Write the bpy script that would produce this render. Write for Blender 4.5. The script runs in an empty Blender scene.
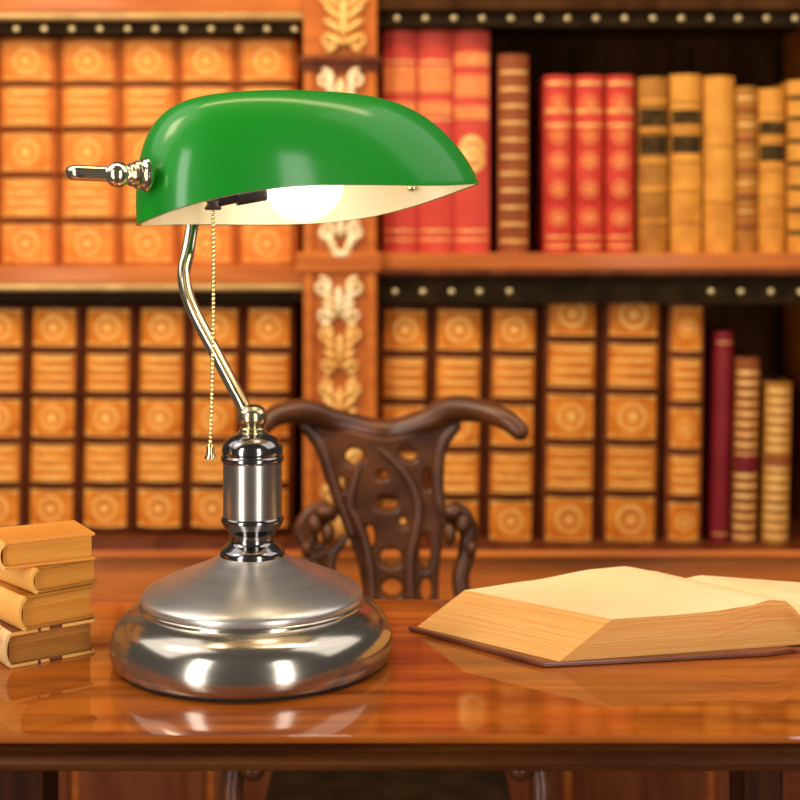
import bpy, bmesh, math, random
from mathutils import Vector, Matrix
random.seed(4)
PI = math.pi
F = 1333.0          # focal length in pixels of an 800 px frame
T = 0.75            # desk top height
H = 0.288           # eye height above the desk top
sc = bpy.context.scene
col = sc.collection

# ------------------------------------------------------------------ camera, world, lights
cam = bpy.data.cameras.new('camera'); co = bpy.data.objects.new('camera', cam); col.objects.link(co)
co.location = (0, 0, T + H); co.rotation_euler = (PI/2, 0, 0)
cam.sensor_width = 36; cam.lens = 36*F/800; cam.shift_y = -150/800; cam.clip_start = 0.05
cam.dof.use_dof = True; cam.dof.focus_distance = 0.93; cam.dof.aperture_fstop = 6.0
sc.camera = co
w = bpy.data.worlds.new('world'); sc.world = w; w.use_nodes = True
bg = w.node_tree.nodes['Background']; bg.inputs[0].default_value = (1.0, 0.93, 0.86, 1); bg.inputs[1].default_value = 0.09

def area(name, loc, target, sx, sy, power, colr=(1, 1, 1)):
    l = bpy.data.lights.new(name, 'AREA'); l.shape = 'RECTANGLE'; l.size = sx; l.size_y = sy
    l.energy = power; l.color = colr
    o = bpy.data.objects.new(name, l); col.objects.link(o); o.location = loc
    o.rotation_euler = (Vector(target) - Vector(loc)).to_track_quat('-Z', 'Y').to_euler()
    return o
area('strip_softbox_left', (-1.15, -0.45, 1.02), (0, 0.93, 0.9), 0.34, 2.0, 26, (1, .97, .93))  # unseen strip softbox, added for the vertical highlights on the lamp metal
area('strip_softbox_right', (0.85, -0.65, 1.02), (0, 0.93, 0.9), 0.34, 2.0, 20, (1, .97, .93))  # matching strip softbox on the right, also added and out of view
area('upper_softbox_left', (-1.5, 0.9, 2.35), (-0.1, 0.95, 0.8), 1.6, 1.6, 15, (1, .96, .92))  # large unseen softbox, added for pale reflections on base and shade
area('upper_softbox_right', (1.5, 1.0, 2.35), (0.0, 0.95, 0.8), 1.6, 1.6, 15, (1, .96, .92))  # same added softbox at upper right, no ceiling fixture behind it
area('bookcase_fill', (0.1, 0.95, 2.5), (0.15, 2.1, 1.05), 1.6, 0.3, 22, (1, .74, .46))  # added warm fill from above for the books, no fixture
area('bookcase_fill', (-1.0, 0.75, 1.9), (-0.45, 2.1, 1.25), 0.4, 0.4, 9, (1, .80, .55))  # second added warm fill, aimed at the left shelves

sc.view_settings.view_transform = 'Standard'; sc.view_settings.look = 'None'
sc.view_settings.gamma = 1; sc.view_settings.exposure = 0.0

# ------------------------------------------------------------------ helpers
def PW(u, v, d):
    return Vector(((u-400)*d/F, d, T + H - (v-250)*d/F))
def DP(u, v):                     # pixel on desk plane
    d = H*F/(v-250); return PW(u, v, d)
def obj(name, bm, mat, parent=None, smooth=True, bevel=0, angle=40, recalc=True):
    me = bpy.data.meshes.new(name)
    if recalc: bmesh.ops.recalc_face_normals(bm, faces=bm.faces)
    bm.to_mesh(me); bm.free()
    for m in (mat if isinstance(mat, (list, tuple)) else [mat]): me.materials.append(m)
    if smooth:
        me.polygons.foreach_set('use_smooth', [True]*len(me.polygons))
        me.set_sharp_from_angle(angle=math.radians(angle))
    o = bpy.data.objects.new(name, me); col.objects.link(o)
    if parent: o.parent = parent
    if bevel:
        md = o.modifiers.new('bevel', 'BEVEL'); md.width = bevel; md.segments = 2; md.limit_method = 'ANGLE'
    return o
def thing(name, label, cat, loc=(0, 0, 0), rz=0, group=None):
    o = bpy.data.objects.new(name, None); col.objects.link(o); o.location = loc; o.rotation_euler = (0, 0, rz)
    o.empty_display_size = .02
    o['label'] = label; o['category'] = cat
    if group: o['group'] = group
    return o
def box(bm, x0, x1, y0, y1, z0, z1, M=None):
    vs = [bm.verts.new((x, y, z)) for z in (z0, z1) for y in (y0, y1) for x in (x0, x1)]
    for f in ((0,2,3,1),(4,5,7,6),(0,1,5,4),(2,6,7,3),(0,4,6,2),(1,3,7,5)):
        bm.faces.new([vs[i] for i in f])
    if M: bmesh.ops.transform(bm, matrix=M, verts=vs)
def loft(bm, rings, cap=True, closed=False):
    R = [[bm.verts.new(p) for p in r] for r in rings]; n = len(R[0])
    for a, b in list(zip(R, R[1:])) + ([(R[-1], R[0])] if closed else []):
        for i in range(n):
            bm.faces.new((a[i], a[(i+1) % n], b[(i+1) % n], b[i]))
    if cap and not closed:
        bm.faces.new(R[0][::-1]); bm.faces.new(R[-1])
def smooth_path(pts, n=8):
    P = [Vector(p) for p in pts]; out = []
    for i in range(len(P)-1):
        p0 = P[max(i-1, 0)]; p1 = P[i]; p2 = P[i+1]; p3 = P[min(i+2, len(P)-1)]
        for k in range(n):
            t = k/n
            out.append(0.5*((2*p1)+(p2-p0)*t+(2*p0-5*p1+4*p2-p3)*t*t+(3*p1-p0-3*p2+p3)*t**3))
    out.append(P[-1]); return out
def tube(bm, pts, rad, seg=16, flat=1.0, round_ends=True):
    """pts Vectors; rad number or list; flat scales the section along the y direction"""
    n = len(pts)
    if not isinstance(rad, (list, tuple)): rad = [rad]*n
    P = [Vector(p) for p in pts]; rings = []
    t = (P[1]-P[0]).normalized(); up = Vector((0, 1, 0)) if abs(t.y) < .9 else Vector((0, 0, 1))
    a = (up - t*up.dot(t)).normalized()
    def ring(c, t, a, r):
        b = t.cross(a)
        return [c + (a*math.cos(2*PI*k/seg)*flat + b*math.sin(2*PI*k/seg))*r for k in range(seg)]
    for i in range(n):
        t = ((P[min(i+1, n-1)]-P[i]).normalized() + (P[i]-P[max(i-1, 0)]).normalized()).normalized()
        a = (a - t*a.dot(t)).normalized()
        if i == 0 and round_ends:
            for q in (75, 50, 25): rings.append(ring(P[0]-t*rad[0]*math.sin(math.radians(q)), t, a, rad[0]*math.cos(math.radians(q))))
        rings.append(ring(P[i], t, a, rad[i]))
        if i == n-1 and round_ends:
            for q in (25, 50, 75): rings.append(ring(P[i]+t*rad[i]*math.sin(math.radians(q)), t, a, rad[i]*math.cos(math.radians(q))))
    loft(bm, rings)
def lathe(bm, prof, seg=96, c=(0, 0, 0), M=None):
    rings = [[Vector((c[0]+r*math.cos(2*PI*k/seg), c[1]+r*math.sin(2*PI*k/seg), c[2]+z)) for k in range(seg)] for r, z in prof]
    if M: rings = [[M @ p for p in r] for r in rings]
    loft(bm, rings)
def ball(bm, c, r, u=16, v=10, s=(1, 1, 1)):
    m = Matrix.Translation(c) @ Matrix.Diagonal((r*s[0], r*s[1], r*s[2], 1))
    bmesh.ops.create_uvsphere(bm, u_segments=u, v_segments=v, radius=1, matrix=m)
def spl(pts, n=6):                # smooth 2-D profile
    return [(p.x, p.y) for p in smooth_path([(a, b, 0) for a, b in pts], n)]

# ------------------------------------------------------------------ materials
def mat(name, base, rough=.5, metal=0, coat=0, coat_r=.1, c2=None, scale=8, stretch=(1, 1, 1), bump=0, bscale=None,
        ramp=(.35, .65), spec=.5, detail=4, **kw):
    m = bpy.data.materials.new(name); m.use_nodes = True
    nt = m.node_tree; N = nt.nodes; L = nt.links; b = N['Principled BSDF']
    b.inputs['Base Color'].default_value = (*base, 1); b.inputs['Roughness'].default_value = rough
    b.inputs['Metallic'].default_value = metal; b.inputs['Coat Weight'].default_value = coat
    b.inputs['Coat Roughness'].default_value = coat_r; b.inputs['Specular IOR Level'].default_value = spec
    for k, v in kw.items(): b.inputs[k.replace('_', ' ')].default_value = v
    if c2 or bump:
        tc = N.new('ShaderNodeTexCoord'); mp = N.new('ShaderNodeMapping'); mp.inputs['Scale'].default_value = stretch
        L.new(tc.outputs['Object'], mp.inputs[0])
        nz = N.new('ShaderNodeTexNoise'); nz.inputs['Scale'].default_value = scale; nz.inputs['Detail'].default_value = detail
        L.new(mp.outputs[0], nz.inputs[0])
        if c2:
            r = N.new('ShaderNodeValToRGB'); r.color_ramp.elements[0].position = ramp[0]; r.color_ramp.elements[1].position = ramp[1]
            r.color_ramp.elements[0].color = (*base, 1); r.color_ramp.elements[1].color = (*c2, 1)
            L.new(nz.outputs[0], r.inputs[0]); L.new(r.outputs[0], b.inputs['Base Color'])
        if bump:
            bp = N.new('ShaderNodeBump'); bp.inputs['Strength'].default_value = bump; bp.inputs['Distance'].default_value = .002
            if bscale:
                n2 = N.new('ShaderNodeTexNoise'); n2.inputs['Scale'].default_value = bscale; L.new(mp.outputs[0], n2.inputs[0])
                L.new(n2.outputs[0], bp.inputs['Height'])
            else: L.new(nz.outputs[0], bp.inputs['Height'])
            L.new(bp.outputs[0], b.inputs['Normal'])
    return m
M = {}
M['desk'] = mat('desk_wood', (.16, .030, .002), .45, coat=.85, coat_r=.025, spec=.1, c2=(.42, .105, .006), ramp=(.3, .7), scale=5, stretch=(1.2, 14, 3))
M['desk_edge'] = mat('desk_edge_wood', (.040, .010, .002), .4, coat=.2, spec=.2, c2=(.095, .027, .005), scale=5, stretch=(1.2, 14, 14))
M['desk_leg'] = mat('desk_leg_wood', (.03, .008, .002), .7, spec=.1, c2=(.06, .016, .004), scale=9, stretch=(9, 9, 1))
M['case'] = mat('bookcase_wood', (.46, .105, .010), .45, coat=.1, spec=.25, c2=(.62, .17, .018), scale=6, stretch=(1, 6, 10))
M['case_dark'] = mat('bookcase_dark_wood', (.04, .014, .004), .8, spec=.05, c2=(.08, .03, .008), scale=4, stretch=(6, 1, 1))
M['case_red'] = mat('bookcase_red_wood', (.10, .020, .006), .5, spec=.15, c2=(.17, .045, .012), scale=5, stretch=(8, 2, 1))
M['strip'] = mat('dust_strip_leather', (.014, .008, .003), .8, spec=.05, c2=(.028, .015, .005), scale=30)
M['mould'] = mat('gilt_moulding', (.42, .24, .07), .35, .3, c2=(.6, .36, .12), scale=20)
M['stud'] = mat('brass_stud', (.75, .58, .28), .3, .8)
M['gold'] = mat('gilt', (.85, .42, .09), .42, .25, c2=(.98, .60, .18), scale=60)
M['tooling'] = mat('gilt_tooling', (.86, .36, .06), .5, .1, c2=(.94, .52, .13), scale=60, spec=.2)
M['cream'] = mat('gilded_carving', (.95, .66, .30), .4, .15, c2=(1, .82, .5), scale=50)
M['chair'] = mat('chair_wood', (.045, .013, .004), .35, coat=.3, coat_r=.25, spec=.3, c2=(.13, .038, .008), scale=14, stretch=(1, 1, 2), bump=.2)
M['tan'] = mat('tan_calf', (.48, .105, .016), .5, spec=.1, c2=(.62, .17, .03), scale=22)
M['tan_panel'] = mat('tan_spine_panel', (.74, .185, .026), .5, spec=.1, c2=(.88, .30, .055), scale=28)
M['tan2'] = mat('amber_calf', (.34, .075, .008), .45, spec=.2, c2=(.46, .13, .02), scale=22)
M['tan2_panel'] = mat('amber_spine_panel', (.56, .135, .010), .5, spec=.1, c2=(.80, .265, .03), scale=28)
M['joint'] = mat('dark_joint_leather', (.09, .017, .004), .5, spec=.1, c2=(.15, .034, .007), scale=20)
M['red'] = mat('red_cloth', (.48, .026, .014), .5, spec=.2, c2=(.70, .07, .035), scale=16)
M['pink'] = mat('faded_red_cloth', (.56, .050, .034), .5, spec=.1, c2=(.68, .09, .055), scale=10)
M['red_label'] = mat('peach_title_band', (.80, .22, .06), .45, spec=.1, c2=(.86, .32, .10), scale=40)
M['brown'] = mat('brown_leather', (.22, .045, .012), .5, spec=.2, c2=(.34, .09, .02), scale=18)
M['ochre'] = mat('ochre_leather', (.58, .22, .025), .5, spec=.2, c2=(.80, .36, .05), scale=22)
M['ochre_dark'] = mat('dark_ochre_leather', (.34, .12, .014), .5, spec=.2, c2=(.50, .21, .028), scale=22)
M['black_label'] = mat('dark_title_label', (.035, .02, .008), .7, spec=.05, c2=(.10, .055, .015), scale=60)
M['maroon'] = mat('maroon_cloth', (.17, .008, .012), .45, spec=.2, c2=(.24, .014, .018), scale=12)
M['pages_dark'] = mat('aged_page_edges', (.45, .25, .10), .8, c2=(.6, .36, .16), scale=5, stretch=(30, 1, 1))
M['paper'] = mat('cream_paper', (.95, .67, .33), .8, spec=.1, c2=(.98, .74, .41), scale=9, bump=.15)
M['edge'] = mat('page_edges', (.78, .35, .09), .8, spec=.1, c2=(.86, .46, .15), scale=12, stretch=(1, 1, 90), bump=.5)
M['edge2'] = mat('brown_page_edges', (.34, .13, .025), .8, spec=.1, c2=(.46, .19, .04), scale=9, stretch=(1, 1, 60), bump=.4)
M['edge3'] = mat('golden_page_edges', (.60, .23, .03), .8, spec=.1, c2=(.72, .31, .055), scale=9, stretch=(1, 1, 60), bump=.3)
M['calf'] = mat('pale_calf', (.82, .38, .07), .45, c2=(.92, .52, .13), scale=18)
M['calf_top'] = mat('pale_orange_board', (.66, .24, .035), .5, spec=.2, c2=(.74, .30, .05), scale=14)
M['vellum'] = mat('worn_vellum', (.80, .52, .22), .5, c2=(.35, .14, .05), scale=30, ramp=(.5, .6))
M['cover'] = mat('dark_red_board', (.12, .025, .012), .35, coat=.2, c2=(.20, .06, .025), scale=25)
M['bronze'] = mat('antique_bronze', (.50, .47, .43), .3, .85, c2=(.56, .53, .48), scale=10, stretch=(1, 1, 40))
M['bronze_skirt'] = mat('polished_bronze', (.42, .375, .31), .17, .95, c2=(.48, .43, .36), scale=10, stretch=(1, 1, 40))
M['bronze_sat'] = mat('satin_bronze', (.36, .30, .245), .24, .92, c2=(.42, .36, .30), scale=10, stretch=(1, 1, 60))
M['bronze_dark'] = mat('dark_nickel', (.25, .23, .23), .14, 1.0)
M['brass'] = mat('polished_brass', (.88, .78, .56), .13, 1.0)
M['brass_gold'] = mat('golden_brass', (.92, .68, .32), .16, 1.0)
M['brass_old'] = mat('antique_brass', (.58, .50, .30), .22, 1.0)
M['felt'] = mat('base_felt', (.012, .012, .012), .9)
M['black'] = mat('black_bakelite', (.02, .017, .02), .35)
M['green'] = mat('green_glass', (.001, .205, .007), .45, coat=.45, coat_r=.14, spec=.2, c2=(.001, .24, .009), scale=3)
M['white_glass'] = mat('white_glass_lining', (.80, .68, .44), .35)
bl = bpy.data.materials.new('lit_bulb'); bl.use_nodes = True
e = bl.node_tree.nodes['Principled BSDF']; e.inputs['Base Color'].default_value = (1, 1, 1, 1)
e.inputs['Emission Color'].default_value = (1, .90, .70, 1); e.inputs['Emission Strength'].default_value = 5
M['bulb'] = bl
M['floor'] = mat('floor_boards', (.03, .012, .006), .4, c2=(.06, .022, .008), scale=4, stretch=(12, 1, 1))
M['wall'] = mat('wall_paint', (.20, .12, .07), .8, c2=(.24, .15, .09), scale=6)

# ------------------------------------------------------------------ setting
def struct(name, bm, m):
    o = obj(name, bm, m, smooth=False); o['kind'] = 'structure'; return o
bm = bmesh.new(); box(bm, -1.6, 1.6, -.6, 2.6, -.05, 0); struct('floor', bm, M['floor'])
bm = bmesh.new(); box(bm, -1.6, 1.6, 2.5, 2.58, 0, 1.7); struct('wall_back', bm, M['wall'])

# ------------------------------------------------------------------ bookcase
BD = 2.10                                   # depth of the spines
def X(u, d=BD): return (u-400)*d/F
def Z(v, d=BD): return T + H - (v-250)*d/F
case = thing('bookcase', 'orange-brown library bookcase with gilded pilaster behind the desk', 'bookcase', (0, 2.3, 0))
def cpart(name, bm, m, parent=None, **k):
    bmesh.ops.translate(bm, vec=(0, -2.3, 0), verts=bm.verts)
    return obj(name, bm, m, parent or case, **k)
SD = 2.06
bays = {'L': (-40, 300, 0), 'R': (378, 845, 0)}
xl, xm0, xm1, xr = X(-45), X(303, 2.04), X(377, 2.04), X(850)
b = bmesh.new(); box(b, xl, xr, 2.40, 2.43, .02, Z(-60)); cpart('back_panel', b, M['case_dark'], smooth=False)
for nm, x in (('side_panel', xl-.04), ('side_panel', X(838))):
    b = bmesh.new(); box(b, x, x+.04, 2.05, 2.40, .02, Z(-60)); cpart(nm, b, M['case'], smooth=False)
# vertical seams of the back boarding
for u in (455, 572, 690, 778):
    b = bmesh.new(); box(b, X(u, 2.39), X(u, 2.39)+.006, 2.392, 2.40, Z(545), Z(20)); cpart('back_seam', b, M['strip'], smooth=False)
def shelf(x0, x1, vtop, v1, v2, v3, md, mo, studs, vs):
    """board vtop..v1 (front edge), moulding v1..v2, dark strip v2..v3"""
    b = bmesh.new(); box(b, x0, x1, SD, 2.40, Z(v1, SD), Z(vtop, BD)); s = cpart('shelf', b, md, smooth=False, bevel=.002)
    b = bmesh.new(); tube(b, [Vector((x0, SD+.004, (Z(v1, SD)+Z(v2, SD))/2)), Vector((x1, SD+.004, (Z(v1, SD)+Z(v2, SD))/2))], (Z(v1, SD)-Z(v2, SD))/2+.001, 12, round_ends=False)
    cpart('shelf_moulding', b, mo)
    b = bmesh.new(); box(b, x0, x1, SD+.012, SD+.018, Z(v3, SD), Z(v2, SD)+.004); st = cpart('dust_strip', b, M['strip'], smooth=False)
    for u in studs:
        b = bmesh.new(); ball(b, (X(u, SD), SD+.011, Z(vs, SD)), .0052, 10, 8, (1, .6, 1)); cpart('stud', b, M['stud'], st)
rl = (xl, xm0+.003); rr = (xm1-.003, X(838))
shelf(*rl, -30, 12, 20, 33, M['case'], M['mould'], [14+28*i for i in range(11)], 28)
shelf(*rl, 266, 284, 291, 302, M['case'], M['mould'], [], 296)
shelf(*rr, -30, 3, 10, 25, M['case_dark'], M['case_dark'], [397+28.6*i for i in range(16)], 17)
shelf(*rr, 253, 269, 276, 304, M['case'], M['case_red'], [395, 423, 452, 480, 510, 713, 743, 773, 803], 292)
# lower shelf board and base
b = bmesh.new(); box(b, xl, X(838), SD-.01, 2.40, Z(550, SD), Z(531)); 
for f in b.verts:
    if f.co.z > Z(540): f.co.z = Z(531) if f.co.x < 0 else Z(545)
cpart('shelf', b, M['case_red'], smooth=False)
b = bmesh.new(); tube(b, [Vector((xl, SD-.012, Z(553, SD))), Vector((X(838), SD-.012, Z(553, SD)))], .007, 12, round_ends=False); cpart('base_moulding', b, M['case'])
b = bmesh.new(); box(b, xl, X(838), SD-.004, 2.40, .10, Z(556, SD)); cpart('base_cabinet', b, M['case'], smooth=False)
b = bmesh.new(); box(b, xl, X(838), SD-.02, 2.40, .0, .10); cpart('plinth', b, M['case_red'], smooth=False, bevel=.004)
for u0, u1 in ((-40, 78), (86, 210), (218, 330), (338, 452), (460, 560), (568, 700), (708, 830)):
    x0, x1 = X(u0), X(u1)
    b = bmesh.new(); z0, z1 = .12, Z(612, SD)
    box(b, x0, x1, SD-.018, SD-.003, z0, z1)
    box(b, x0+.03, x1-.03, SD-.024, SD-.017, z0+.03, z1-.03)
    dr = cpart('cabinet_door', b, M['case_red'], smooth=False, bevel=.003)
    b = bmesh.new(); ball(b, (x1-.016, SD-.024, (z0+z1)/2), .008); cpart('knob', b, M['stud'], dr)

# pilaster with gilded carvings
PD = 2.04
pb = bmesh.new(); box(pb, xm0, xm1, PD, 2.40, Z(549, PD), Z(-60, PD)); pil = cpart('pilaster', pb, M['case'], smooth=False, bevel=.003)
for u in (309, 371):
    b = bmesh.new(); box(b, X(u-5, PD), X(u+5, PD), PD-.008, PD+.001, Z(545, PD), Z(72, PD)); cpart('pilaster_fillet', b, M['case'], pil, smooth=False, bevel=.003)
b = bmesh.new(); box(b, xm0-.006, xm1+.006, PD-.016, PD, Z(64, PD), Z(57, PD)); box(b, xm0-.003, xm1+.003, PD-.010, PD, Z(72, PD), Z(63, PD)); cpart('cornice', b, M['case_red'], pil, smooth=False, bevel=.002)
b = bmesh.new(); box(b, xm0-.010, xm1+.006, PD-.014, PD, Z(272, PD), Z(252, PD)); cpart('collar', b, M['case'], pil, smooth=False, bevel=.003)
def petal(bm, u, v, ang, ln, wd, dep=.006):
    """leaf blob: centre pixel u,v, pointing at angle ang degrees, length and width in px"""
    k = PD/F; c = Vector((X(u, PD), PD-.010, Z(v, PD)))
    m = Matrix.Translation(c) @ Matrix.Rotation(-math.radians(ang), 4, 'Y') @ Matrix.Diagonal((ln*k/2, dep, wd*k/2, 1))
    bmesh.ops.create_uvsphere(bm, u_segments=12, v_segments=8, radius=1, matrix=m)
def scroll(bm, u, v, r, s, a0=0, turns=1.3, th=2.2):
    pts = []
    for i in range(22):
        t = i/21; a = math.radians(a0) + s*t*turns*2*PI; q = r*(1-.75*t)
        pts.append(Vector((X(u+q*math.cos(a), PD), PD-.010, Z(v-q*math.sin(a), PD))))
    tube(bm, pts, [th*PD/F*(1-.4*i/21) for i in range(22)], 8)
def acanthus(cu, v0, v1, hw, m, name='carved_ornament'):
    bm = bmesh.new(); h = v1-v0
    petal(bm, cu, (v0+v1)/2, 90, h*.75, hw*.36, .010)
    for s in (-1, 1):
        for i in range(4):
            f = i/3; petal(bm, cu+s*hw*(.42-.08*f), v0+h*(.22+.2*i), 90-s*(38+8*i), h*.36, hw*.30, .008)
        scroll(bm, cu+s*hw*.62, v0+h*.16, hw*.34, s, 90, th=hw*.10)
        scroll(bm, cu+s*hw*.55, v0+h*.86, hw*.30, -s, -90, th=hw*.09)
    cpart(name, bm, m, pil)
acanthus(344, -14, 52, 28, M['gold'])
acanthus(341, 74, 110, 26, M['cream'])
# cream scrolls under the shade, fleuron above and mask below
bm = bmesh.new()
for s in (-1, 1):
    scroll(bm, 341+s*15, 232, 9, s, 90, 1.2, 3.2); petal(bm, 341+s*9, 244, 90-s*25, 28, 9)
    petal(bm, 341+s*14, 222, 90+s*60, 14, 5)
petal(bm, 341, 254, 0, 22, 9); petal(bm, 341, 228, 90, 20, 8); cpart('carved_ornament', bm, M['cream'], pil)
acanthus(339, 280, 322, 27, M['cream'])
for v0, v1, m in ((326, 372, 'gold'), (378, 436, 'gold'), (442, 500, 'gold'), (504, 540, 'gold')):
    acanthus(340, v0, v1, 24, M[m])
# ------------------------------------------------------------------ standing books
def bend(hw, bulge, x): return -bulge*(1-(x/hw)**2)
def patch(bm, hw, bl_, x0, x1, z0, z1, e=.001, n=6):
    rings = []
    for i in range(n+1):
        x = x0+(x1-x0)*i/n; y = bend(hw, bl_, x)
        rings.append([(x, y-e, z0), (x, y-e, z1), (x, y+.001, z1), (x, y+.001, z0)])
    loft(bm, rings)
def ringp(bm, hw, bl_, cz, r0, r1, e, seg=24):
    rings = []
    for k in range(seg):
        a = 2*PI*k/seg; pr = []
        for r, dy in ((r0, .0005), (r0, -e), (r1, -e), (r1, .0005)):
            x = r*math.cos(a); pr.append((x, bend(hw, bl_, x)+dy, cz+r*math.sin(a)))
        rings.append(pr)
    loft(bm, rings, closed=True)
def book(name, label, cat, group, u0, u1, vt, vb, style, lean=0, dep=.17, d=BD, jit=0):
    w_ = (u1-u0)*d/F; h = (vb-vt)*d/F; hw = w_/2; bulge = min(.30*w_, .012)
    t = thing(name, label, cat, (X((u0+u1)/2, d), d+bulge+jit, Z(vb, d)), 0, group)
    t.rotation_euler = (0, math.radians(lean), 0)
    th = .0028
    st = STY[style]
    bm = bmesh.new(); out = [(hw-.0004, dep), (hw-.0004, 0)]
    n = 10
    out = [(hw, dep)] + [(hw*math.cos(PI*i/n) if False else hw-2*hw*i/n, bend(hw, bulge, hw-2*hw*i/n)) for i in range(n+1)] + [(-hw, dep)]
    inn = [(-hw+th, dep)] + [(-hw+th+2*(hw-th)*i/n, bend(hw-th, bulge*.8, -hw+th+2*(hw-th)*i/n)+th) for i in range(n+1)] + [(hw-th, dep)]
    poly = out+inn
    loft(bm, [[(x, y, 0) for x, y in poly], [(x, y, h) for x, y in poly]])
    obj('cover', bm, M[st['cover']], t)
    bm = bmesh.new(); box(bm, -hw+th, hw-th, th+.001, dep-.006, .004, h-.005); obj('page_block', bm, M['pages_dark'], t, smooth=False)
    # bands
    for f in st.get('bands', ()):
        bm = bmesh.new(); patch(bm, hw, bulge, -hw*.98, hw*.98, h*f-.0035, h*f+.0035, .003); obj('spine_band', bm, M[st['band']], t, bevel=.001)
    if 'panel' in st:
        fs = [0]+list(st['bands'])+[1]
        bm = bmesh.new(); g = bmesh.new()
        for i, (a, c) in enumerate(zip(fs, fs[1:])):
            z0, z1 = h*a+.007, h*c-.007; xx = hw*.80
            patch(bm, hw, bulge, -xx, xx, z0, z1, .0012)
            if (i % 2 == 0):
                r = min(xx*.62, (z1-z0)*.36); cz = (z0+z1)/2
                ringp(g, hw, bulge, cz, r*.72, r, .0022); ringp(g, hw, bulge, cz, .0006, r*.38, .0022, 16)
                for sx in (-1, 1):
                    for sz in (z0+.004, z1-.004): patch(g, hw, bulge, sx*xx*.86-.0035, sx*xx*.86+.0035, sz-.002, sz+.002, .002, 2)
            else:
                nn = 4
                for k in range(nn):
                    cz = z0+(z1-z0)*(k+.5)/nn; patch(g, hw, bulge, -xx*.82, xx*.82, cz-.0028, cz+.0028, .002)
            for sz in (z0+.001, z1-.001): patch(g, hw, bulge, -xx, xx, sz-.001, sz+.001, .002)
        obj('spine_panel', bm, M[st['panel']], t, angle=60); obj('gilt_tooling', g, M['tooling'], t, angle=60)
    if 'lines' in st:
        for f, hh in st['lines']:
            g = bmesh.new(); patch(g, hw, bulge, -hw*.9, hw*.9, h*f-hh/2, h*f+hh/2, .0012)
            obj('gilt_line', g, M['gold'], t)
    for a, c, mm in st.get('labels', ()):
        g = bmesh.new(); patch(g, hw, bulge, -hw*.94, hw*.94, h*a, h*c, .0014); obj('title_label', g, M[mm], t)
    if st.get('rosette'):
        for f in st['rosette']:
            g = bmesh.new(); ringp(g, hw, bulge, h*f, .0005, min(hw*.34, .007), .0018, 12)
            ringp(g, hw, bulge, h*f, min(hw*.5, .0105), hw*.74 if style == 'pink2' else hw*.62, .0012, 16)
            obj('gilt_rosette', g, M['gold' if style == 'pink2' else 'red_label'], t)
    return t
B5 = (.20, .40, .60, .80)
STY = {
 'folio': dict(cover='tan', bands=B5, band='joint', panel='tan_panel'),
 'amber': dict(cover='joint', bands=B5, band='joint', panel='tan2_panel'),
 'pink': dict(cover='pink', labels=((.62, .68, 'red_label'), (.72, .84, 'red_label'), (.90, .97, 'pink')), lines=((.86, .003), (.60, .003), (.10, .003), (.06, .003))),
 'pink2': dict(cover='pink', labels=((.60, .66, 'red_label'), (.70, .80, 'red_label'), (.84, .90, 'red_label')), lines=((.10, .003), (.06, .003)), rosette=(.47, .42)),
 'brownred': dict(cover='brown', lines=tuple((.06+.085*i, .004) for i in range(11))),
 'red': dict(cover='red', lines=((.04, .003), (.955, .004), (.80, .006), (.72, .004), (.09, .003)), rosette=(.20, .36, .52, .66, .84)),
 'ochre': dict(cover='ochre_dark', bands=(.18, .36, .52, .70, .86), band='ochre', labels=((.56, .67, 'black_label'), (.72, .82, 'black_label'))),
 'ochre2': dict(cover='ochre', bands=(.18, .36, .52, .70, .86), band='ochre', labels=((.56, .66, 'black_label'), (.72, .80, 'black_label'))),
 'plain': dict(cover='ochre', bands=(.3, .62), band='ochre'),
 'plain2': dict(cover='ochre_dark', bands=(.16, .34, .5, .68, .86), band='brown', lines=((.93, .004), (.77, .004), (.59, .003), (.42, .003), (.25, .003))),
 'banded': dict(cover='ochre', bands=(.12, .25, .38, .52, .65, .78, .9), band='black_label'),
 'slim': dict(cover='brown', bands=(.19, .385, .58, .785), band='joint', panel='tan2_panel'),
 'maroon': dict(cover='maroon', lines=((.05, .002), (.95, .002))),
 'smallgilt': dict(cover='brown', lines=tuple((.04+.055*i, .006) for i in range(17)), labels=((.38, .48, 'maroon'),)),
 'smallgilt2': dict(cover='ochre_dark', lines=tuple((.05+.06*i, .007) for i in range(16)), labels=((.48, .55, 'brown'),)),
}
UL = 'panelled folios on the upper left shelf'
for (a, c, lab) in ((-3, 55, 'tall orange-tan panelled volume at the left end of the upper left shelf'),
                    (58, 117, 'orange-tan panelled volume standing behind the rod of the lamp'),
                    (119, 176, 'orange-tan panelled volume standing behind the knob end of the green shade'),
                    (178, 235, 'orange-tan panelled volume behind the top of the lamp arm'),
                    (237, 297, 'orange-tan panelled volume beside the pilaster on the upper left shelf')):
    book('antique_book', lab, 'book', UL, a, c, 38, 266, 'folio')
LL = 'panelled volumes on the lower left shelf'
for (a, c, lab) in ((-32, 22, 'amber panelled volume cut by the left picture edge on the lower left shelf'),
                    (24, 76, 'amber panelled volume on the lower left shelf above the book stack'),
                    (78, 130, 'amber panelled volume on the lower left shelf right of the book stack'),
                    (132, 184, 'amber panelled volume on the lower left shelf left of the pull chain'),
                    (186, 238, 'amber panelled volume on the lower left shelf behind the pull chain'),
                    (240, 291, 'amber panelled volume on the lower left shelf behind the lamp column')):
    book('antique_book', lab, 'book', LL, a, c, 305, 531, 'amber', 1.0)
book('antique_book', 'faded red tall book, left of the three beside the pilaster', 'book', 'tall faded red books', 383, 417, 30, 253, 'pink')
book('antique_book', 'faded red tall book, middle of the three beside the pilaster', 'book', 'tall faded red books', 418, 453, 30, 253, 'pink')
book('antique_book', 'faded red tall book with gilt emblem, right of the three by the pilaster', 'book', 'tall faded red books', 454, 490, 30, 253, 'pink2')
book('antique_book', 'dark reddish-brown book standing alone between two groups of red books', 'book', None, 499, 529, 54, 253, 'brownred')
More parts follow.
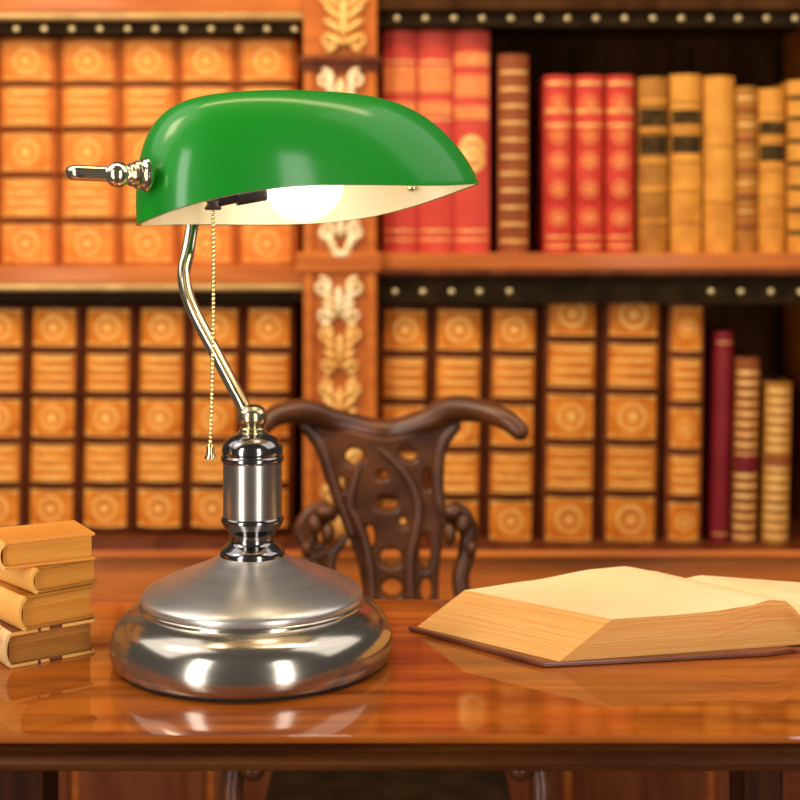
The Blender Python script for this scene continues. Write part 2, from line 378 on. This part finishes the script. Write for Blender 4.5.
G = 'red gilt-dotted volumes'
book('antique_book', 'bright red book with gilt dots, left of the three on the upper right shelf', 'book', G, 545, 573, 75, 253, 'red')
book('antique_book', 'bright red book with gilt dots, middle of the three on the upper right shelf', 'book', G, 576, 604, 75, 253, 'red')
book('antique_book', 'bright red book with gilt dots, touching the ochre books on the upper right shelf', 'book', G, 607, 635, 75, 253, 'red')
G = 'ochre leather volumes'
book('antique_book', 'dark ochre book with two black labels, next to the red books', 'book', G, 640, 669, 77, 253, 'ochre')
book('antique_book', 'golden ochre book with two black labels, second right of the red books', 'book', G, 672, 703, 74, 253, 'ochre2')
book('antique_book', 'plain bright ochre book without labels on the upper right shelf', 'book', G, 706, 736, 76, 253, 'plain')
book('antique_book', 'narrow brown ribbed book right of the plain ochre book', 'book', G, 738, 759, 86, 253, 'plain2', jit=.004)
book('antique_book', 'ochre book with one dark label near the right edge of the upper shelf', 'book', G, 761, 787, 88, 253, 'ochre2', jit=.002)
book('antique_book', 'tan book with black bands at the right end of the upper shelf', 'book', G, 790, 818, 80, 253, 'banded')
G = 'panelled volumes on the lower right shelf'
book('antique_book', 'amber panelled volume beside the pilaster on the lower right shelf', 'book', G, 376, 427, 306, 545, 'amber', 1.0)
book('antique_book', 'amber panelled volume behind the right arm of the chair back', 'book', G, 429, 482, 306, 545, 'amber', 1.0)
book('antique_book', 'amber panelled volume left of the two tallest on the lower right shelf', 'book', G, 485, 536, 306, 545, 'amber', 1.0)
G = 'two tallest panelled volumes'
book('antique_book', 'left of the two tallest amber volumes on the lower right shelf', 'book', G, 540, 597, 288, 545, 'amber', 1.0)
book('antique_book', 'right of the two tallest amber volumes on the lower right shelf', 'book', G, 600, 660, 289, 545, 'amber', 1.0)
book('antique_book', 'slimmer golden panelled volume right of the two tallest amber volumes', 'book', None, 666, 702, 303, 545, 'slim', 1.0)
book('antique_book', 'thin plain maroon book on the lower right shelf', 'book', None, 712, 729, 332, 545, 'maroon', 1.4)
book('antique_book', 'short gilt-banded brown book right of the thin maroon book', 'book', None, 733, 757, 358, 545, 'smallgilt', 1.4)
book('antique_book', 'shortest gilt-banded book at the right end of the lower right shelf', 'book', None, 764, 790, 383, 545, 'smallgilt2', 1.4)

# ------------------------------------------------------------------ chair
CD = 1.52
ch = thing('carved_armchair', 'dark carved wooden chair with yoke-shaped crest rail behind the desk', 'chair', (X(389, CD), CD, 0))
def chp(name, bm, m='chair', parent=None, **k):
    bmesh.ops.translate(bm, vec=(-X(389, CD), -CD, 0), verts=bm.verts); return obj(name, bm, M[m], parent or ch, **k)
def cw(u, v, dy=0): p = PW(u, v, CD); p.y += dy; return p
kp = CD/F
def chtube(name, pts, rads, flat=1.0, seg=14, dy=0, parent=None):
    bm = bmesh.new(); n = 6
    P = smooth_path([cw(p[0], p[1], (p[2] if len(p) > 2 else 0)+dy) for p in pts], n)
    R = [r*kp for r, in [(q.x,) for q in smooth_path([(r, 0, 0) for r in rads], n)]]
    tube(bm, P, R, seg, flat); return chp(name, bm, parent=parent)
chtube('crest_rail', [(262, 426, -.06), (278, 412, -.04), (306, 409, -.02), (336, 422, 0), (384, 435, .01), (424, 423, 0), (450, 409, -.01), (476, 407, -.03), (500, 413, -.05), (515, 424, -.06)],
       [9, 10.5, 12, 13, 15, 14, 14, 12, 10.5, 9], 1.0, 20)
def poly_extrude(outer, holes, y0, y1, bev=.004):
    cu = bpy.data.curves.new('tmp', 'CURVE'); cu.dimensions = '2D'; cu.fill_mode = 'BOTH'
    for lp in [outer]+holes:
        P = smooth_path([(X(u, CD), Z(v, CD), 0) for u, v in lp+[lp[0]]], 5)[:-1]
        s = cu.splines.new('POLY'); s.points.add(len(P)-1); s.use_cyclic_u = True
        for i, p in enumerate(P): s.points[i].co = (p.x, p.y, 0, 1)
    cu.extrude = (y1-y0)/2-bev; cu.bevel_depth = bev; cu.bevel_resolution = 2; cu.offset = -bev*.6
    o = bpy.data.objects.new('tmp', cu); col.objects.link(o)
    bpy.context.view_layer.update()
    me = bpy.data.meshes.new_from_object(o.evaluated_get(bpy.context.evaluated_depsgraph_get()))
    bm = bmesh.new(); bm.from_mesh(me); bpy.data.objects.remove(o); bpy.data.curves.remove(cu); bpy.data.meshes.remove(me)
    for v in bm.verts: x, y, z = v.co; v.co = (x, (y0+y1)/2 - z, y)
    return bm
def ell(u, v, a, b, n=8, rot=0):
    c, s = math.cos(rot), math.sin(rot)
    return [(u+a*math.cos(2*PI*k/n)*c-b*math.sin(2*PI*k/n)*s, v+a*math.cos(2*PI*k/n)*s+b*math.sin(2*PI*k/n)*c) for k in range(n)]
outer = [(306, 412), (316, 430), (325, 455), (333, 482), (342, 505), (350, 535), (360, 565), (364, 600), (362, 660), (364, 750), (440, 750), (442, 660), (437, 600), (438, 565), (441, 535), (437, 505), (434, 482), (438, 455), (446, 434), (462, 410), (425, 428), (384, 438), (340, 426)]
holes = [ell(355, 456, 11, 10), ell(408, 453, 11, 8, rot=.5), ell(382, 474, 7, 6), ell(387, 502, 13, 9), ell(403, 521, 5, 6), ell(370, 536, 6, 14), ell(391, 556, 12, 11),
         ell(425, 550, 7, 20), ell(426, 589, 7, 14), ell(392, 587, 12, 11), ell(427, 478, 5, 12), ell(342, 483, 4, 9)]
chp('splat', poly_extrude(outer, holes, CD-.012, CD+.012), angle=50)
chtube('carved_rib', [(360, 462), (350, 500), (358, 520), (366, 545), (371, 580), (372, 640)], [3, 5, 6, 6, 6, 6], dy=-.012)
chtube('carved_rib', [(380, 448), (396, 462), (410, 480), (418, 503), (415, 530), (410, 555), (410, 590), (414, 640)], [3, 4, 5, 6, 6, 6, 6, 6], dy=-.012)
chtube('carved_rib', [(306, 425), (322, 446), (332, 476), (340, 500), (352, 532)], [6, 7, 7, 6, 5], dy=-.010)
chtube('carved_rib', [(455, 425), (441, 444), (437, 470), (439, 500), (446, 525)], [6, 7, 7, 6, 5], dy=-.010)
for s in (1, -1):
    f = lambda u: 389+s*(u-389)
    chtube('back_post', [(f(447), 512), (f(458), 512), (f(468), 530), (f(466), 552), (f(460), 575), (f(464), 605), (f(470), 660), (f(470), 752)], [8, 11, 10, 9, 9, 9, 9, 10], dy=-.01)
    bm = bmesh.new()
    for (u, v, a, b_) in ((452, 508, 11, 8), (462, 520, 8, 11), (449, 530, 7, 12), (470, 545, 6, 9)):
        ball(bm, cw(f(u), v, -.02), 1, 12, 8, (a*kp, .012, b_*kp))
    chp('carved_leaves', bm)
    # curled openwork leaves spreading outward at the left only as seen past the lamp
    if s < 0:
        for pts in (((325, 500), (308, 512), (300, 530), (312, 545), (326, 540)), ((330, 548), (312, 556), (300, 570), (306, 586), (322, 584)), ((345, 535), (330, 560), (338, 585), (352, 596))):
            chtube('carved_scroll', list(pts), [4, 6, 6, 5, 3][:len(pts)], dy=-.014)
    # arm, legs
    chtube('armrest', [(f(470), 640, 0), (f(500), 650, -.08), (f(505), 655, -.20), (f(496), 665, -.30)], [11, 10, 10, 11])
bm = bmesh.new(); x0, x1 = X(275, CD), X(503, CD); box(bm, x0, x1, CD-.34, CD+.02, .43, .47); chp('seat', bm, m='strip', bevel=.012, smooth=False)
bm = bmesh.new(); box(bm, x0+.012, x1-.012, CD-.325, CD+.005, .37, .43); chp('seat_rail', bm, bevel=.004, smooth=False)
for xx in (x0+.025, x1-.025):
    for yy in (CD-.31, CD-.01):
        bm = bmesh.new(); P = smooth_path([(xx, yy, .40), (xx, yy-.012, .30), (xx, yy+.004, .16), (xx, yy-.01, .03)], 5)
        tube(bm, P, [.022-.010*i/15 for i in range(16)], 12); ball(bm, (xx, yy-.012, .018), .018); chp('leg', bm)
for s in (1, -1):
    xx = X(389+s*115, CD); bm = bmesh.new(); tube(bm, smooth_path([(xx, CD-.30, .46), (xx+s*.012, CD-.29, .54), (xx, CD-.285, .60)], 4), .011, 12); chp('arm_support', bm)

# ------------------------------------------------------------------ desk
y0, y1 = H*F/(736-250), 1.10
desk = thing('writing_desk', 'polished orange-brown wooden desk with dark moulded edge carrying the lamp and books', 'desk', (0, (y0+y1)/2, 0))
yc = (y0+y1)/2; DX = .62
def dp(name, bm, m, parent=None, **k):
    bmesh.ops.translate(bm, vec=(0, -yc, 0), verts=bm.verts); return obj(name, bm, M[m], parent or desk, **k)
def dz(v, d=y0): return T+H-(v-250)*d/F
bm = bmesh.new(); box(bm, -DX, DX, y0, y1, T-.005, T); dp('desktop', bm, 'desk', bevel=.0018, smooth=False)
def mould(bm, prof):
    loft(bm, [[(x, y, z) for y, z in prof] for x in (-DX, DX)])
pr = [(y1-.02, T-.0048), (y0+.004, T-.0048), (y0+.001, T-.006), (y0+.006, T-.009), (y0+.007, T-.0115), (y0+.002, T-.0135), (y0-.001, T-.0165), (y0+.001, T-.0195), (y0+.002, T-.0215), (y0+.012, T-.023), (y1-.02, T-.023)]
bm = bmesh.new(); mould(bm, pr); dp('edge_moulding', bm, 'desk_edge', angle=60)
for (xa, xb) in ((X(-60, y1), X(66, y1)), (X(722, y1), X(760, y1))):
    bm = bmesh.new(); box(bm, xa, xb, 1.03, 1.08, 0, T-.023); dp('leg', bm, 'desk_leg', smooth=False, bevel=.004)
for xa in (-.58, .53):
    bm = bmesh.new(); box(bm, xa, xa+.05, y0+.02, y0+.07, 0, T-.023); dp('leg', bm, 'desk_leg', smooth=False, bevel=.004)
bm = bmesh.new(); box(bm, -.55, .55, 1.055, 1.075, .10, .14); dp('stretcher', bm, 'desk_edge', smooth=False, bevel=.004)

# ------------------------------------------------------------------ banker's lamp
LD = .942; K = LD/F; LX = (252.5-400)*K
lamp = thing('desk_lamp', 'lit banker desk lamp with green glass shade and antique bronze base on the desk', 'lamp', (LX, LD, T))
LO = Vector((LX, LD, T))
def lp(name, bm, m, parent=None, **k):       # mesh in world coordinates
    bmesh.ops.translate(bm, vec=-LO, verts=bm.verts); return obj(name, bm, m if isinstance(m, list) else M[m], parent or lamp, **k)
def lat(prof, name, m, parent=None, seg=96, **k):
    bm = bmesh.new(); lathe(bm, [(r*K, h*K) for r, h in prof], seg); return obj(name, bm, M[m], parent or lamp, **k)
lat([(.01, 0), (132, 0), (135, 2), (135, 4), (.01, 4)], 'felt_pad', 'felt')
lat([(.01, 3.5), (135, 3.5)] + spl([(137, 4.5), (139, 9), (139.8, 16), (138.7, 26), (135, 36), (129, 44.5), (121, 50.5), (114, 54)], 6) +
    spl([(113, 54.5), (111.2, 55.5), (111, 58), (109.5, 59.5)], 3) + [(.01, 59.5)], 'base_skirt', 'bronze_skirt')
lat([(.01, 59), (108, 59)] + spl([(109.5, 60), (109.8, 64), (107, 68), (99, 73), (85, 79.5), (70, 85.5), (56, 91), (46, 95.5), (38, 99.5), (32.5, 103)], 6) + [(.01, 103)], 'base_dome', 'bronze')
col_ = lat([(.01, 98)] + spl([(29.5, 98), (32, 100.5), (32.5, 104.5), (31.3, 108.5), (27, 112.5), (23, 116), (21.8, 120), (23.5, 125.5), (28, 131.5), (30.8, 136.5), (31.2, 139.5), (30, 142)], 5) + [(.01, 142)], 'lower_collar', 'bronze_dark')
lat([(.01, 141), (29.3, 141), (29.3, 197), (.01, 197)], 'column', 'bronze_sat')
lat([(.01, 196)] + spl([(29.8, 196), (31.3, 198), (31.3, 201), (30, 203)], 4) + spl([(30, 204), (30.6, 207.5), (29.5, 213), (26, 218.5), (20.5, 222.5), (15.5, 224.5)], 5) + [(.01, 225)], 'column_cap', 'bronze_dark')
lat([(.01, 224)] + spl([(14.5, 224), (14.8, 225.6), (13.2, 226.6)], 3) + spl([(12.6, 227), (13.2, 228.5), (12.4, 230), (11.2, 231)], 3) + spl([(12, 232.5), (14.2, 236.5), (14.8, 241), (13.8, 246), (10.5, 250.5), (6, 253), (.1, 254)], 5), 'ball_joint', 'brass_old')

# arm
dB = LD+.006
def aw(u, v, d): return PW(u, v, d)
# shade frame from the fit
P13 = [-0.0598, 0.9284, 0.3187, 0.399, 0.0275, 0.1112, 0.1233, 0.0617, 0.0757, -0.0027, 5.0825, 1.8, 2.3027, -1.7431, -0.5998, 0.0012, 0.0111, -0.0053]
psi, roll, pit = P13[3:6]; A_, B_, H_, KK, n1, n2, mm_, e1, e2, w1, w2, w3 = P13[6:18]
C0 = Vector((P13[0], P13[1], P13[2]+T))
SX = Vector((math.cos(psi)*math.cos(roll), math.sin(psi)*math.cos(roll), math.sin(roll)))
Y0 = Vector((-math.sin(psi), math.cos(psi), 0)); Z0 = SX.cross(Y0)
SY = math.cos(pit)*Y0 - math.sin(pit)*Z0; SZ = SX.cross(SY)
def sg(x, p): return math.copysign(abs(x)**p, x)
def shp(t, s, off=0):
    u = sg(math.cos(t), 2/mm_); v = sg(math.sin(t), 2/mm_)
    r = math.cos(s)**(2/(n1+e1*u)) if s < PI/2-1e-6 else 0; hh = math.sin(s)**(2/(n2+e2*u))
    a, b_, h_ = A_-off, B_-off, H_-off
    return C0 + (a*u*r)*SX + (b_*v*r)*SY + (h_*hh*(1-KK*r*u)+(1-hh)*(w1*u*u+w2*u**3+w3*v*(1-u*u)))*SZ
NT, NS = 128, 40
def shell(off, bm, z0=0):
    rings = []
    for j in range(NS):
        q = j/NS; s = (PI/2)*(q**1.0)
        rings.append([bm.verts.new(shp(2*PI*k/NT, s, off)) for k in range(NT)])
    top = bm.verts.new(shp(0, PI/2, off))
    for a, b_ in zip(rings, rings[1:]):
        for k in range(NT): bm.faces.new((a[k], a[(k+1) % NT], b_[(k+1) % NT], b_[k]))
    for k in range(NT): bm.faces.new((rings[-1][k], rings[-1][(k+1) % NT], top))
    return rings
bm = bmesh.new(); ro = shell(0, bm); ri = shell(.0016, bm)
for k in range(NT): bm.faces.new((ro[0][k], ro[0][(k+1) % NT], ri[0][(k+1) % NT], ri[0][k]))
shade = lp('lamp_shade', bm, 'green', angle=80)
bm = bmesh.new(); ro = shell(.0018, bm); ri = shell(.0034, bm)
for k in range(NT): bm.faces.new((ro[0][k], ro[0][(k+1) % NT], ri[0][(k+1) % NT], ri[0][k]))
lp('shade_lining', bm, 'white_glass', shade, angle=80)

# knob on the left end of the shade: find surface point near pixel (151,174)
best = None
for i in range(200):
    for j in range(1, 60):
        p = shp(PI*(.85+.4*i/200), (PI/2)*j/60)
        uu = 400+F*p.x/p.y; vv = 250+F*(T+H-p.z)/p.y
        q = (uu-155)**2+(vv-174)**2
        if best is None or q < best[0]: best = (q, p)
KP = best[1]
ax = Vector((-math.cos(.6), -math.sin(.6), -.02)).normalized()
KP = KP+ax*.006
rot = Vector((0, 0, 1)).rotation_difference(ax).to_matrix().to_4x4(); MK = Matrix.Translation(KP) @ rot
bm = bmesh.new(); lathe(bm, [(r*.00066, z*.00066) for r, z in [(.01, -6), (9, -6), (16, 0), (17, 2), (16, 4), (13, 5), (12, 6.5), (13.5, 8), (14, 10), (13, 12), (10.5, 13), (10, 14.5), (11.5, 16), (11, 18), (8, 19), (7.5, 22), (.01, 22)]], 40, M=MK); knob = lp('shade_knob', bm, 'brass')
BC = KP+ax*.0195
bm = bmesh.new(); ball(bm, BC, .0082, 24, 16); lp('ball_end', bm, 'brass', knob)
# rod, behind bar and arm: one bent tube
rd = BC.y
p_end = PW(75, 172.5, rd)
pA = PW(184, 172, 1.01)
path = [BC, BC.lerp(p_end, .25), BC.lerp(p_end, .5), BC.lerp(p_end, .75), p_end, PW(72.5, 172.6, rd+.012), PW(72.5, 173, rd+.06), PW(76, 173.2, .99), PW(85, 173.5, 1.0), PW(130, 173.5, 1.005), PW(172, 173, 1.01),
        PW(192, 180, 1.01), PW(196, 200, 1.005), PW(192, 228, 1.0), PW(187.5, 254, .99), PW(184, 272, .985), PW(186, 290, .98), PW(194, 312, .973), PW(215, 352, .962), PW(246, 411, LD)]
def fil(path, n=7): return smooth_path(path, n)
bm = bmesh.new(); P = fil(path); tube(bm, P, .0049, 20); lp('arm', bm, 'brass')
# socket, bulb, chain
bm = bmesh.new()
CN = 0
lathe(bm, [(r*.00066, z*.00066) for r, z in [(.01, 0), (8, 0), (9, 2), (6, 6), (5.5, 8), (7, 12), (9, 16), (.01, 16)]], 28, M=Matrix.Translation(PW(213, 210, .915)))
lp('switch_nozzle', bm, 'black')
bm = bmesh.new(); s0 = PW(216, 195, .925); s1 = PW(272, 183, .935); tube(bm, [s0, s0.lerp(s1, .3), s0.lerp(s1, .32), s1], [.0085, .0085, .0105, .0115], 24); lp('socket', bm, 'black')
BCc = PW(303, 181, .935); dirb = (BCc-s1).normalized(); rotb = Matrix.Translation(s1) @ Vector((0, 0, 1)).rotation_difference(dirb).to_matrix().to_4x4()
L_ = (BCc-s1).length; R_ = .0285
bm = bmesh.new(); prof = [(.0001, -.006), (.012, -.006), (.013, .0)] + [(R_*math.sin(a), L_-R_*math.cos(a)) for a in [math.radians(q) for q in range(42, 180, 6)]] + [(.0001, L_+R_)]
lathe(bm, prof, 40, M=rotb); lp('bulb', bm, 'bulb')
bm = bmesh.new(); n = 56; c0 = PW(213, 208, .925); c1 = PW(210, 446, .925)
for i in range(n):
    p = c0.lerp(c1, i/(n-1)); p.x += .0012*math.sin(i/(n-1)*PI); ball(bm, p, .0015, 8, 6)
tube(bm, [c0, c1], .0003, 5); chn = lp('pull_chain', bm, 'brass_gold')
bm = bmesh.new(); pb_ = [(r*K, z*K) for r, z in [(.01, 9), (2, 9), (3.4, 7.5), (4, 5), (4, 1), (4.6, -1.5), (6, -4), (6.2, -5), (4.5, -5), (.01, -4)]]
lathe(bm, pb_, 24, M=Matrix.Translation(PW(210.5, 453, .925))); lp('bell_pull', bm, 'brass_gold', chn)
bm = bmesh.new(); sp = min((shp(.1+.0175*i, .02*j, .0036) for i in range(120) for j in range(3, 60)), key=lambda p: (400+F*p.x/p.y-412)**2+(250+F*(T+H-p.z)/p.y-188.5)**2)
ball(bm, sp, .005, 14, 8, (1, .8, .7)); lp('shade_screw', bm, 'brass')

# ------------------------------------------------------------------ open book
ob = thing('open_book', 'thick open old book with blank cream pages on the right of the desk', 'book', (.2, 1.0, T))
OO = Vector((.2, 1.0, T))
def op(name, bm, m, parent=None, **k):
    bmesh.ops.translate(bm, vec=-OO, verts=bm.verts)
    return obj(name, bm, m if isinstance(m, list) else M[m], parent or ob, **k)
def interp(tab, x):
    for (a, va), (b_, vb) in zip(tab, tab[1:]):
        if x <= b_:
            t = (x-a)/(b_-a); t = t*t*(3-2*t)*.5+t*.5; return va+(vb-va)*t
    return tab[-1][1]
CT = .0035
def block(A, B, C, D, At, Bt, front, back, nw=40, nl=16, nz=6):
    """A back outer, B front outer, C front gutter, D back gutter (xy at the bottom); At,Bt outer corners of the top"""
    bm = bmesh.new(); lay = []
    L3 = lambda p, q, t: (p[0]+(q[0]-p[0])*t, p[1]+(q[1]-p[1])*t)
    for j in range(nz+1):
        k = j/nz; a = L3(A, At, k); b_ = L3(B, Bt, k); g = []
        for l in range(nl+1):
            o_ = L3(b_, a, l/nl); i_ = L3(C, D, l/nl); row = []
            for q in range(nw+1):
                wv = q/nw; p = L3(o_, i_, wv)
                ht = interp(front, wv)*(1-l/nl)+interp(back, wv)*(l/nl)
                row.append((p[0], p[1], T+CT+(ht-CT)*k))
            g.append(row)
        lay.append(g)
    V = {}
    def vert(j, l, q):
        key = (j, l, q)
        if key not in V: V[key] = bm.verts.new(lay[j][l][q])
        return V[key]
    def face(ks, mi):
        f = bm.faces.new([vert(*k) for k in ks]); f.material_index = mi
    for l in range(nl):
        for q in range(nw):
            face([(nz, l, q), (nz, l, q+1), (nz, l+1, q+1), (nz, l+1, q)], 0)
            face([(0, l, q), (0, l+1, q), (0, l+1, q+1), (0, l, q+1)], 1)
    for j in range(nz):
        for q in range(nw):
            face([(j, 0, q), (j, 0, q+1), (j+1, 0, q+1), (j+1, 0, q)], 1); face([(j, nl, q), (j+1, nl, q), (j+1, nl, q+1), (j, nl, q+1)], 1)
        for l in range(nl):
            face([(j, l, 0), (j+1, l, 0), (j+1, l+1, 0), (j, l+1, 0)], 1); face([(j, l, nw), (j, l+1, nw), (j+1, l+1, nw), (j+1, l, nw)], 1)
    return bm
A = (.013, 1.007); Bc = (.110, .9215); Cc = (.292, .962); Dc = (.218, 1.055)
bm = block(A, Bc, Cc, Dc, (.049, 1.0076), (.1475, .9277), [(0, .031), (.3, .031), (.5, .0315), (.7, .034), (.82, .0373), (.9, .0355), (.96, .028), (1, .018)],
           [(0, .031), (.3, .0345), (.6, .040), (.75, .0405), (.9, .035), (1, .027)])
op('page_block', bm, [M['paper'], M['edge']], angle=35)
bm = block((.42, 1.02), (.49, .925), (.2935, .962), (.2195, 1.055), (.40, 1.015), (.47, .93), [(0, .028), (.5, .031), (.85, .034), (.95, .028), (1, .018)], [(0, .026), (.5, .030), (.9, .0315), (1, .027)])
op('page_block', bm, [M['paper'], M['edge']], angle=35)
# a few loose leaves curling into the gutter at the front
for i in range(4):
    bm = bmesh.new(); o0 = .004+.005*i
    pts = []
    for q in range(14):
        wv = .62+.385*q/13; p = (Bc[0]+(Cc[0]-Bc[0])*wv, Bc[1]+(Cc[1]-Bc[1])*wv)
        ht = interp([(0, .031), (.5, .0315), (.7, .034), (.82, .0373), (.9, .0355), (.96, .028), (1, .018)], min(wv, 1))-o0*(1-.5*(q/13))
        pts.append((p[0], p[1]-.0006, T+ht))
    ring = [[(x, y-.0006, z), (x, y+.02, z+.0002), (x, y+.02, z-.0004), (x, y-.0006, z-.0005)] for x, y, z in pts]
    loft(bm, ring); op('loose_leaf', bm, 'edge')
def slab(pts, z0, z1):
    bm = bmesh.new(); loft(bm, [[(x, y, z0) for x, y in pts], [(x, y, z1) for x, y in pts]]); return bm
c1 = [(.006, 1.008), (.099, .918), (.262, .944), (.2825, .952), (.205, 1.066)]
op('cover_board', slab(c1, T+.0003, T+CT), 'cover', bevel=.0008, smooth=False)
op('cover_board', slab([(.302, .95), (.50, .915), (.43, 1.03), (.232, 1.066)], T+.0003, T+CT), 'cover', bevel=.0008, smooth=False)
op('spine', slab([(.2825, .950), (.302, .948), (.232, 1.066), (.205, 1.066)], T, T+.0026), 'cover', smooth=False)

# ------------------------------------------------------------------ stack of books at the left
def lying(label, u, v, z0, z1, yaw, wd, ln, cov, edge, spine_m, over=.0022, th=.0022, rag=None):
    """u,v pixel of the front lower corner on plane z0; wd = width of the page face, ln = length of the spine"""
    d = (H-z0)*F/(v-250); x = (u-400)*d/F
    t = thing('old_book', label, 'book', (x, d, T+z0), math.radians(yaw), 'stack of old books at the left of the desk')
    h = z1-z0
    # local x: along the page face, local y: along the spine
    for za in (0, h-th):
        bm = bmesh.new(); box(bm, 0.001, wd+over, -over, ln, za, za+th); obj('cover_board', bm, M[cov], t, bevel=.0006, smooth=False)
    bm = bmesh.new(); n = 10; pr = []
    for i in range(n+1):
        a = PI/2+PI*i/n; pr.append((.0015+.005*math.cos(a), h/2+h/2*math.sin(a)))
    for i in range(n+1):
        a = 3*PI/2-PI*i/n; pr.append((.0035+.005*math.cos(a), h/2+(h/2-.0018)*math.sin(a)))
    loft(bm, [[(px, y, pz) for px, pz in pr] for y in (-over, ln)]); obj('spine', bm, M[spine_m], t, angle=60)
    bm = bmesh.new(); box(bm, .0006, wd, 0, ln-.003, th, h-th); obj('page_block', bm, M[edge], t, smooth=False)
    if rag:
        for za in (h, 0):
            bm = bmesh.new(); 
            for a, b_ in ((.0, .30), (.36, .44), (.62, 1.0)):
                box(bm, wd*a+.001, wd*b_+over, -over-.0006, .004, za-(.0026 if za else -.0002), za-(.0004 if za else -.0022))
            obj('worn_edge', bm, M['calf'], t, smooth=False)
    return t
lying('worn bottom book of the left stack with frayed vellum edges and brown pages', 8, 668, 0, .0248, 36, .060, .10, 'cover', 'edge2', 'vellum', rag=1)
lying('golden-edged book with pale spine, second from bottom of the left stack', 22, 631, .0249, .0485, 41, .052, .10, 'ochre_dark', 'edge3', 'calf')
lying('thinner book with pale spine, directly under the top book of the left stack', 34, 594, .0486, .0668, 43, .047, .10, 'ochre_dark', 'edge3', 'calf')
lying('pale orange book lying on top of the left stack', 2, 570, .0669, .0862, 30, .063, .050, 'calf_top', 'edge3', 'calf')
